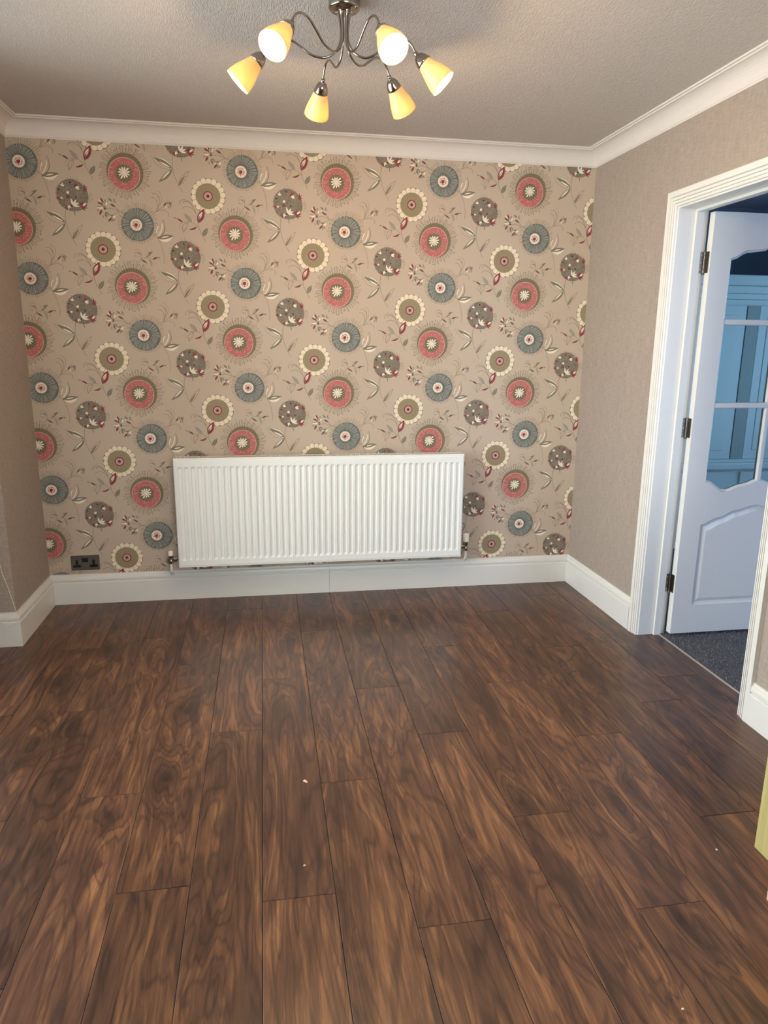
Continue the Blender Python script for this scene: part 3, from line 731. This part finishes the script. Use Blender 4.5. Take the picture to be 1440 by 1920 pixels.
for r, (f0, f1) in enumerate(((g_bot, lambda x: BZ[0]), (lambda x: BZ[0], lambda x: BZ[1]), (lambda x: BZ[1], g_top))):
    for a, b_ in ((GX0, GM), (GM, GX1)):
        q = MB(); n = 15; v = []
        for i in range(n):
            x = a+(b_-a)*i/(n-1)
            v += [(x, (DFY+DBY)/2-0.002, f0(x)), (x, (DFY+DBY)/2-0.002, f1(x))]
        q.add(v, [(2*i, 2*i+2, 2*i+3, 2*i+1) for i in range(n-1)])
        dput(q.build('pane', gl, recalc=False))
# hinges
for z in (1.752, 1.024, 0.268):
    hb = MB(); hb.bbox(3.069, 3.0905, LY0-0.0025, LY0+0.001, z-0.045, z+0.045, 0.0008).bbox(3.0975, 3.1005, -0.886, -0.858, z-0.045, z+0.045, 0.0008)
    hg = dput(hb.build('hinge', steel()))
    kn = MB()
    for i in range(5): kn.lathe([(0.0055, 0), (0.0055, 0.0165)], (3.0945, -0.8585, z-0.045+i*0.0185), (0, 0, 1), 12)
    kn.lathe([(0.002, 0), (0.0065, 0.002), (0.0065, 0.004), (0.002, 0.007)], (3.0945, -0.8585, z-0.052), (0, 0, 1), 12)
    k_ = kn.build('knuckle', steel(), hg); k_.location = (DX0*0, 0, 0); k_.matrix_parent_inverse = Matrix.Identity(4)
    sc = MB()
    for dz in (-0.03, 0.0, 0.03): sc.lathe([(0.0045, 0), (0.0035, 0.0012)], (3.079, LY0-0.0025, z+dz), (0, -1, 0), 10)
    s_ = sc.build('screw', chrome(), hg)
# handles on the far stile (behind the near casing from the photo's view)
hd = MB().bbox(3.802, 3.834, DFY-0.008, DFY, 0.92, 1.08, 0.004).tube(spline([(3.818, DFY-0.008, 1.03), (3.818, DFY-0.045, 1.03), (3.80, DFY-0.055, 1.03), (3.72, DFY-0.055, 1.03)], 6), 0.008)
dput(hd.build('handle', chrome()))

# ================================================================== HALL beyond the doorway
hallpaint = mat('hall_wall_paper', (120, 132, 150), 0.8, var=0.05, bump=0.3, bscale=120, stretch=(1, 1, 0.1))
struct(MB().box(3.062, 5.0, -3.5, 1.35, -0.06, 0.0).build('floor_hall', mat('carpet_backing', (92, 91, 92), 1.0, var=0.35, vscale=500)), 'dark grey carpeted hall floor')
struct(MB().box(3.088, 5.0, 1.25, 1.35, 0, H).build('wall_hall_end', hallpaint), 'blue-grey end wall of the hall')
struct(MB().box(5.0, 5.1, -3.5, -0.8, 0, H).box(5.0, 5.1, 0.1, 1.35, 0, H).box(5.0, 5.1, -0.8, 0.1, 0, 0.7).box(5.0, 5.1, -0.8, 0.1, 2.1, H).build('wall_hall_far', hallpaint), 'blue-grey far wall of the hall')
struct(MB().box(3.088, 3.6, -3.6, -3.5, 0, H).box(4.6, 5.0, -3.6, -3.5, 0, H).box(3.6, 4.6, -3.6, -3.5, 2.36, H).build('wall_hall_front', hallpaint), 'hall wall around the front doorway')
struct(MB().box(3.088, 5.1, -3.6, 1.35, H, H+0.1).build('ceiling_hall', mat('hall_ceiling_paint', (170, 175, 184), 0.8)), 'hall ceiling')
struct(MB().box(3.0, 3.088, 0.12, 1.35, 0, H).build('wall_hall_near', hallpaint), 'hall wall behind the flowered room')
# carpet pile
rc = random.Random(2); cp = MB()
for i in range(26000):
    x = rc.uniform(3.07, 3.95); y = rc.uniform(-1.75, -0.55); a = rc.uniform(0, PI); w = rc.uniform(0.0015, 0.0028); h = rc.uniform(0.004, 0.0085)
    dx, dy = w*math.cos(a), w*math.sin(a); lx, ly = rc.uniform(-.002, .002), rc.uniform(-.002, .002)
    b0 = len(cp.v); cp.v += [(x-dx, y-dy, -0.0005), (x+dx, y+dy, -0.0005), (x+lx-dy*0.6, y+ly+dx*0.6, h)]; cp.f.append((b0, b0+1, b0+2)); cp.m.append(0 if rc.random() < .6 else 1); cp.sm.append(False)
fh = bpy.data.objects['floor_hall']
tag(cp.build('carpet_pile', [mat('pile_dark', (96, 95, 97), 1.0, var=0.2, vscale=300), mat('pile_light', (138, 136, 137), 1.0, var=0.2, vscale=300)], fh, recalc=False), None, None, None, 'stuff')
# white cupboard with a cornice, seen through the door glass
cb = empty('hall_cupboard', (4.2, 0.72, 0)); tag(cb, 'tall white cupboard with stepped cornice seen through the door glass', 'cupboard')
def cput(o): o.parent = cb; o.location = Vector(o.location)-Vector((4.2, 0.72, 0)); return o
cw = mat('cupboard_white', (224, 226, 228), 0.45, var=0.02)
cput(MB().bbox(3.55, 4.98, 0.55, 1.2, 0, 1.70, 0.004).build('body', cw))
cput(MB().bbox(3.53, 4.99, 0.53, 1.2, 1.70, 1.735, 0.003).bbox(3.515, 4.995, 0.515, 1.2, 1.735, 1.785, 0.008).bbox(3.495, 4.998, 0.495, 1.2, 1.785, 1.85, 0.006).build('cornice', cw))
for x0, x1 in ((3.72, 4.33), (4.43, 4.96)):
    d = cput(MB().bbox(x0, x1, 0.532, 0.55, 0.64, 1.66, 0.003).bbox(x0+0.06, x1-0.06, 0.526, 0.534, 0.70, 1.60, 0.004).build('cupboard_door', cw))
    cput(MB().bbox(x0, x1, 0.528, 0.55, 0.08, 0.55, 0.003).build('drawer_front', cw))
cput(MB().bbox(3.54, 4.99, 0.505, 0.56, 0.565, 0.615, 0.01).build('waist_rail', cw))
cput(MB().bbox(4.335, 4.425, 0.528, 0.552, 0.64, 1.66, 0.002).build('jamb_reflection_strip', mat('reflection_grey', (168, 170, 168), 0.6)))  # grey strip standing in for the jamb's reflection in the door glass

# ================================================================== WINDOWS beside the camera; rear and hall ones added for their light
upvc = mat('window_white_plastic', (240, 240, 238), 0.3, var=0.01)
clear = thin_glass('clear_window_glass', (246, 250, 250), 0.0)
def window(name, horiz, a0, a1, z0, z1, at, n, label):
    w = struct(empty(name, (at, (a0+a1)/2, z0) if not horiz else ((a0+a1)/2, at, z0)), label); L = Vector(w.location)
    def bar(p0, p1, q0, q1, nm, m=upvc, d=0.035):
        b = MB()
        if horiz: b.bbox(p0, p1, at-d, at+d, q0, q1, min(0.004, d*0.4))
        else: b.bbox(at-d, at+d, p0, p1, q0, q1, min(0.004, d*0.4))
        o = b.build(nm, m, w); o.location = -L; return o
    bar(a0, a1, z0, z0+0.07, 'frame_rail'); bar(a0, a1, z1-0.07, z1, 'frame_rail')
    for i in range(n+1):
        c = a0+(a1-a0)*i/n; lo = max(a0, c-0.04); hi = min(a1, c+0.04); bar(lo, hi, z0+0.07, z1-0.07, 'mullion')
    for i in range(n):
        c0 = a0+(a1-a0)*i/n+0.03; c1 = a0+(a1-a0)*(i+1)/n-0.03; bar(c0, c1, z0+0.06, z1-0.06, 'pane', clear, 0.003)
window('window_1', False, BAYN, -0.78, 0.06, H-0.085, BAYX-0.04, 3, 'white framed bay window doors beside the room')
struct(MB().box(BAYX-0.13, BAYX, BAYN, BAY, -0.01, 0.06).box(BAYX-0.13, BAYX, BAYN, BAY, H-0.085, H).box(BAYX-0.13, BAYX, -0.78, BAY, 0.06, H-0.085).build('wall_bay', paper), 'low sill and head of the bay window')
window('window_2', True, 1.15, 2.85, 0.95, 2.12, REAR-0.075, 3, 'added white framed kitchen window behind the camera, for soft frontal light')
window('window_3', False, -0.8, 0.1, 0.7, 2.1, 5.05, 1, 'added white framed hall side window, for light on the cupboard')

# ================================================================== RADIATOR
RX0, RX1, RZ0, RZ1, RF, RB = 0.688, 2.249, 0.212, 0.803, -0.122, -0.036
rad = empty('radiator', (1.47, -0.08, RZ0)); tag(rad, 'long white fluted panel radiator mounted under the flowered wallpaper', 'radiator')
def rput(o): o.parent = rad; o.location = Vector(o.location)-Vector((1.47, -0.08, RZ0)); return o
en = rad_enamel()
def fluted(front, sgn):
    cols = [(RX0+0.001, 0), (RX0+0.004, 1)]; n = 46; p = (RX1-RX0-0.036)/n; x = RX0+0.022
    cols.append((x-0.012, 1)); cols.append((x-0.010, 2)); 
    for i in range(n):
        cols += [(x, 2), (x+0.0035, 3), (x+0.0035+p*0.46, 3), (x+0.0070+p*0.46, 2)]
        x += p
    cols += [(RX1-0.008, 2), (RX1-0.006, 1), (RX1-0.004, 1), (RX1-0.001, 0)]
    cols = sorted(set(cols))
    rows = [(RZ0, 0), (RZ0+0.003, 1), (RZ0+0.010, 1), (RZ0+0.012, 2), (RZ0+0.040, 2), (RZ0+0.044, 2.5), (RZ0+0.052, 3), (RZ1-0.056, 3), (RZ1-0.048, 2.5), (RZ1-0.044, 2), (RZ1-0.014, 2), (RZ1-0.012, 1), (RZ1-0.003, 1), (RZ1, 0)]
    def depth(c, r):
        k = min(c, r)
        if k <= 0: return 0.010
        if k <= 1: return 0.0025
        if k <= 2: return 0.0
        return 0.0070*(k-2)
    vs = [(x, front+sgn*depth(c, r), z) for z, r in rows for x, c in cols]; m = len(cols)
    fs = [(i*m+j, i*m+j+1, (i+1)*m+j+1, (i+1)*m+j) for i in range(len(rows)-1) for j in range(m-1)]
    b = MB().add(vs, fs); b.box(RX0+0.001, RX1-0.001, front+sgn*0.0095, front+sgn*0.012, RZ0, RZ1); return b
rput(fluted(RF, 1).build('front_panel', en, recalc=False))
rput(MB().bbox(RX0+0.004, RX1-0.004, RB-0.012, RB, RZ0+0.004, RZ1-0.004, 0.003).build('back_panel', en))
for x0, x1 in ((RX0, RX0+0.0015), (RX1-0.0015, RX1)):
    rput(MB().bbox(x0, x1, RF+0.010, RB-0.002, RZ0+0.008, RZ1-0.002, 0.0006).build('side_panel', en))
gr = MB().box(RX0+0.002, RX1-0.002, RF+0.008, RF+0.020, RZ1-0.004, RZ1+0.001).box(RX0+0.002, RX1-0.002, RB-0.018, RB-0.002, RZ1-0.004, RZ1+0.001)
x = RX0+0.004
while x < RX1-0.006: gr.box(x, x+0.0045, RF+0.014, RB-0.010, RZ1-0.004, RZ1+0.001); x += 0.0108
tag(rput(gr.build('top_grille', en)), None, None, None, 'stuff')
cvb = MB(); x = RX0+0.03
while x < RX1-0.03: cvb.box(x, x+0.001, RF+0.014, RB-0.016, RZ0+0.04, RZ1-0.05); x += 0.0333
tag(rput(cvb.build('convector_fins', mat('convector_grey', (170, 172, 172), 0.5))), None, None, None, 'stuff')
rput(MB().bbox(RX0+0.02, RX1-0.02, -0.085, -0.070, RZ0+0.003, RZ0+0.020, 0.004).build('bottom_rail', steel()))
for x in (RX0+0.25, RX1-0.25): rput(MB().bbox(x-0.02, x+0.02, RB-0.002, 0.0, RZ0+0.05, RZ1-0.06, 0.002).build('wall_bracket', en))
pipew = mat('white_painted_pipe', (236, 234, 230), 0.35, var=0.02)
# lockshield valve (left) and thermostatic valve (right): valve > cap / nut
def valve(x, sgn, zc, trv):
    y = -0.078
    b = MB().lathe([(0.010, -0.020), (0.0125, -0.018), (0.0125, -0.006), (0.011, -0.004), (0.011, 0.008), (0.013, 0.010), (0.013, 0.020)], (x, y, zc), (0, 0, 1), 16)
    b.tube([(x, y, zc), (x-sgn*0.016, y, zc), (x-sgn*0.040, y, zc)], 0.0095, 14)
    v = rput(b.build('thermostatic_valve' if trv else 'lockshield_valve', chrome()))
    nut = MB().lathe([(0.014, 0), (0.014, 0.013)], (x-sgn*0.018, y, zc), (-sgn, 0, 0), 6, smooth=False).lathe([(0.0135, 0), (0.0135, 0.012)], (x, y, zc-0.026), (0, 0, 1), 6, smooth=False)
    nut.build('nut', chrome(), v)
    if trv:
        MB().lathe([(0.0135, 0), (0.0155, 0.004), (0.0155, 0.010)], (x, y, zc+0.018), (0, 0, 1), 18).build('collar', chrome(), v)
        h = MB().lathe([(0.014, 0.0), (0.0165, 0.003), (0.0165, 0.022), (0.0145, 0.024), (0.0145, 0.046), (0.012, 0.050), (0.0, 0.051)], (x, y, zc+0.027), (0, 0, 1), 20)
        for k in range(12):
            a = 2*PI*k/12; cx_, cy_ = x+0.0152*math.cos(a), y+0.0152*math.sin(a)
            h.box(cx_-0.0022, cx_+0.0022, cy_-0.0022, cy_+0.0022, zc+0.050, zc+0.074)
        h.build('thermostat_head', mat('ivory_plastic', (238, 234, 222), 0.4, var=0.02), v)
    else:
        MB().lathe([(0.0115, 0), (0.0125, 0.003), (0.0125, 0.024), (0.010, 0.028), (0.0, 0.029)], (x, y, zc+0.018), (0, 0, 1), 18).build('cap', pipew, v)
        MB().lathe([(0.011, 0), (0.011, 0.010), (0.008, 0.014)], (x+sgn*0.002, y, zc+0.001), (sgn, 0, 0.25), 12).tube([(x+sgn*0.016, y, zc), (x+sgn*0.018, y-0.004, zc-0.022)], 0.0035, 8).build('drain_plug', chrome(), v)
    p = spline([(x, y, zc-0.022), (x, y, zc-0.050), (x, y+0.004, zc-0.070), (x, y+0.030, zc-0.092), (x, y+0.058, zc-0.098)], 5)
    MB().tube(p, 0.0078, 14).build('pipe', pipew, v)
valve(RX0-0.044, -1, 0.252, False)
valve(RX1+0.036, 1, 0.262, True)

# ================================================================== DOUBLE SOCKET
so = empty('double_socket', (0.188, 0, 0.228)); tag(so, 'graphite metal double plug socket with black inserts above the skirting', 'socket')
plate = MB().bbox(-0.073, 0.073, -0.007, 0.0, -0.041, 0.041, 0.002).build('plate', mat('brushed_graphite', (112, 106, 98), 0.38, 0.7, var=0.12, vscale=40, stretch=(0.05, 1, 1)), so)
bp = black_plastic()
for sx in (-1, 1):
    o = MB().bbox(sx*0.0425-0.0205, sx*0.0425+0.0205, -0.0082, -0.006, -0.025, -0.011, 0.001).bbox(sx*0.0425-0.0065, sx*0.0425+0.0065, -0.0082, -0.006, -0.013, 0.016, 0.001).build('outlet', bp, so)
    dk = mat('socket_slot', (4, 4, 4), 0.8)
    for a in ((-0.0025, 0.0025, -0.002, 0.010), (-0.016, -0.009, -0.0205, -0.0165), (0.009, 0.016, -0.0205, -0.0165)):
        MB().box(sx*0.0425+a[0], sx*0.0425+a[1], -0.0086, -0.0075, a[2], a[3]).build('slot', dk, o)
    r = MB().bbox(sx*0.0085-0.0075, sx*0.0085+0.0075, -0.0105, -0.006, 0.004, 0.027, 0.0015).build('rocker_switch', bp, so)
    MB().box(sx*0.0085-0.003, sx*0.0085+0.003, -0.0108, -0.010, 0.019, 0.021).build('switch_mark', mat('switch_red', (96, 40, 40), 0.5), r)

# ================================================================== CEILING LIGHT
CX, CY = 1.438, -1.446
ch = empty('ceiling_light', (CX, CY, H)); tag(ch, 'chrome ceiling light with six curling arms and lit cream glass shades', 'ceiling light')
cr = chrome()
MB().lathe([(0.046, 0), (0.048, -0.002), (0.048, -0.022), (0.0465, -0.0245), (0.043, -0.027), (0.030, -0.029), (0.029, -0.032), (0.014, -0.034), (0.0, -0.034)], (0, 0, 0), (0, 0, 1), 40, cap0=True, cap1=False).build('ceiling_plate', cr, ch)
MB().lathe([(0.004, 0), (0.006, -0.003), (0.004, -0.006)], (0.036, -0.030, -0.024), (0.5, -0.4, 0.2), 10).build('screw', cr, ch)
sg = shade_glass(); bulbm = glow('lamp_bulb_glow', (1.0, 0.86, 0.62), 9.0)
for k, (deg, RC) in enumerate(((-130, .262), (-72, .236), (-15, .218), (42, .222), (102, .226), (175, .240))):
    a = math.radians(deg); u = Vector((math.cos(a), math.sin(a), 0)); Z = Vector((0, 0, 1))
    P = lambda r, z: u*r+Z*(z-H)
    cap = P(RC, 2.252); mouth = P(RC+0.086, 2.168); q = RC/0.236; ax = (mouth-cap).normalized()
    pth = spline([P(0.022, 2.374), P(0.015, 2.352), P(0.011, 2.315), P(0.014, 2.285), P(0.030, 2.258), P(0.062, 2.243), P(0.098*q, 2.249), P(0.130*q, 2.270), P(0.163*q, 2.289), P(0.196*q, 2.291), P(0.222*q, 2.276), cap+ax*0.004], 6)
    arm = MB().tube(pth, 0.0036, 10).build('arm', cr, ch)
    MB().lathe([(0.0046, 0), (0.0062, 0.004), (0.0046, 0.008)], P(0.022, 2.374), (0, 0, -1), 10).build('ferrule', cr, arm)
    MB().lathe([(0.0, -0.004), (0.006, -0.003), (0.0075, 0.003), (0.0065, 0.007), (0.0085, 0.009), (0.014, 0.013), (0.0195, 0.023), (0.0235, 0.036), (0.0245, 0.042), (0.021, 0.042), (0.020, 0.036)], cap, ax, 24, cap1=False).build('lamp_holder', cr, arm)
    MB().lathe([(0.0215, 0.030), (0.0225, 0.041), (0.0275, 0.060), (0.0345, 0.082), (0.0400, 0.104), (0.0425, 0.122), (0.0415, 0.1235), (0.0395, 0.121), (0.0370, 0.104), (0.0318, 0.082), (0.0250, 0.060), (0.0198, 0.041)], cap, ax, 32, cap0=False, cap1=False).build('shade', sg, arm)
    MB().lathe([(0.0, 0.034), (0.009, 0.036), (0.010, 0.050), (0.016, 0.066), (0.0205, 0.082), (0.0185, 0.096), (0.011, 0.104), (0.0, 0.107)], cap, ax, 18, cap0=False, cap1=False).build('bulb', bulbm, arm)
    l = bpy.data.lights.new('lamp', 'POINT'); l.energy = 5.6; l.color = (1.0, 0.72, 0.42); l.shadow_soft_size = 0.022
    lo = bpy.data.objects.new('lamp', l); C.objects.link(lo); lo.location = Vector((CX, CY, H))+cap+ax*0.115

# ================================================================== ROLLER BLIND (rolled up across the bay), its chain in view
rb = empty('roller_blind', (-0.03, -1.8, 2.2)); tag(rb, 'rolled-up blind over the bay, its white beaded chain looping past the corner skirting', 'roller blind')
cream = mat('cream_blind_fabric', (226, 216, 200), 0.8, var=0.03, bump=0.2, bscale=500)
bw = mat('white_bead_plastic', (236, 230, 220), 0.35, var=0.02)
def bput(o): o.parent = rb; o.location = Vector(o.location)-Vector((-0.03, -1.8, 2.2)); return o
bput(MB().lathe([(0.021, 0), (0.021, 2.40)], (-0.030, -2.99, 2.235), (0, 1, 0), 24).build('rolled_fabric', cream))
for y in (-3.0, -0.585): bput(MB().bbox(-0.055, -0.005, y-0.004, y+0.004, 2.2, 2.318, 0.002).build('bracket', bw))
chain = spline([(-0.050, -0.574, 2.235), (-0.046, -0.574, 1.4), (-0.040, -0.574, 0.70), (-0.036, -0.574, 0.42), (-0.010, -0.574, 0.285), (0.008, -0.574, 0.192), (0.014, -0.574, 0.150), (0.004, -0.574, 0.118), (-0.022, -0.574, 0.105), (-0.046, -0.574, 0.120), (-0.064, -0.574, 0.168), (-0.078, -0.574, 0.42), (-0.072, -0.574, 1.2), (-0.062, -0.574, 2.235)], 60)
bc = MB(); acc = 0.0; last = chain[0]; ico = bmesh.new(); bmesh.ops.create_icosphere(ico, subdivisions=1, radius=0.0023)
iv = [v.co.copy() for v in ico.verts]; fi = [[v.index for v in f.verts] for f in ico.faces]; ico.free()
for p in chain[1:]:
    acc += (p-last).length; last = p
    if acc > 0.0058: bc.add([p+q for q in iv], fi, 0, True); acc = 0
bc.tube(chain[::6]+[chain[-1]], 0.0006, 4)
ck = bput(bc.build('bead_chain', bw, recalc=False)); ck['label'] = 'white beaded pull chain'

# ================================================================== KITCHEN UNIT (its far bottom corner shows at the right edge)
ku = empty('kitchen_base_unit', (2.65, -2.9, 0)); tag(ku, 'pale yellow wooden kitchen base unit with a recessed plinth past the doorway', 'kitchen unit')
def kput(o): o.parent = ku; o.location = Vector(o.location)-Vector((2.65, -2.9, 0)); return o
def pale_wood():
    if 'pale_lime_wood' in MATS: return MATS['pale_lime_wood']
    m = bpy.data.materials.new('pale_lime_wood'); m.use_nodes = True; t = NT(m)
    n = t.noise(t.coord('Object', (30, 30, 1.5)), 2.0, 4, 0.6, 0.6).outputs[0]
    t.con(t.ramp(n, [(0.3, s2l((158, 142, 88))), (0.55, s2l((176, 160, 104))), (0.75, s2l((188, 173, 118)))]), t.p.inputs['Base Color'])
    t.p.inputs['Roughness'].default_value = 0.4; MATS['pale_lime_wood'] = m; return m
pw = pale_wood()
UY0, UY1, UF = -3.30, -2.506, 2.352
kput(MB().bbox(UF+0.020, W-0.001, UY0, UY1, 0.158, 0.868, 0.0015).build('carcass', pw))
kput(MB().bbox(UF+0.055, UF+0.073, UY0, UY1-0.004, 0.0, 0.158, 0.001).bbox(UF+0.073, W-0.03, UY1-0.020, UY1-0.004, 0.0, 0.158, 0.001).build('plinth', mat('pinkish_plinth', (214, 176, 140), 0.5)))
for a, b_ in ((UY1-0.398, UY1), (UY0, UY1-0.402)):
    d = MB().bbox(UF, UF+0.020, a, a+0.07, 0.160, 0.865, 0.002).bbox(UF, UF+0.020, b_-0.07, b_, 0.160, 0.865, 0.002).bbox(UF, UF+0.020, a+0.07, b_-0.07, 0.160, 0.23, 0.002).bbox(UF, UF+0.020, a+0.07, b_-0.07, 0.795, 0.865, 0.002).box(UF+0.008, UF+0.016, a+0.065, b_-0.065, 0.225, 0.80)
    d_ = kput(d.build('cabinet_door', pw))
    yk = a+0.04 if a > UY0+0.1 else b_-0.04
    MB().lathe([(0.006, 0), (0.005, 0.014), (0.014, 0.018), (0.015, 0.024), (0.010, 0.028), (0.0, 0.029)], (UF, yk, 0.76), (-1, 0, 0), 16).build('knob', steel(), d_)
wt = MB().bbox(UF-0.02, W-0.001, UY0, UY1+0.012, 0.868, 0.906, 0.004).build('worktop', mat('speckled_worktop', (120, 112, 104), 0.35, var=0.4, vscale=260))
tag(wt, 'grey speckled worktop on the pale kitchen unit', 'worktop')

# ================================================================== crumbs on the floor
def crumb(name, x, y, l, w, h, rz, col, label):
    rr = random.Random(int(x*1000)); b = MB(); n = 9; top = []; bot = []
    for i in range(n):
        a = 2*PI*i/n; q = 1+rr.uniform(-.22, .22); bot.append((l*q*math.cos(a), w*q*math.sin(a), 0)); top.append((l*q*.7*math.cos(a), w*q*.7*math.sin(a), h*rr.uniform(.6, 1.2)))
    b.add(bot+top+[(0, 0, h*1.25)], [tuple(range(n))[::-1]]+[(i, (i+1) % n, n+(i+1) % n, n+i) for i in range(n)]+[(n+i, n+(i+1) % n, 2*n) for i in range(n)])
    o = b.build(name, mat(name+'_'+str(len(MATS)), col, 0.7, var=0.15, vscale=300)); o.location = (x, y, 0.0); o.rotation_euler = (0, 0, rz); tag(o, label, 'crumb')
crumb('wood_chip', 1.261, -1.820, 0.011, 0.0052, 0.003, 2.4, (222, 170, 142), 'pale pinkish chip lying on the laminate before the radiator')
crumb('floor_crumb', 1.236, -2.205, 0.004, 0.003, 0.002, 0.5, (205, 170, 150), 'tiny beige crumb just nearer the room than the pinkish chip')
crumb('floor_crumb', 2.394, -2.321, 0.0035, 0.003, 0.002, 1.0, (215, 205, 200), 'tiny white crumb on the laminate beside the kitchen unit')
crumb('floor_crumb', 2.015, -2.764, 0.003, 0.0025, 0.002, 0.2, (225, 210, 195), 'tiny white crumb on open laminate away from kitchen unit')
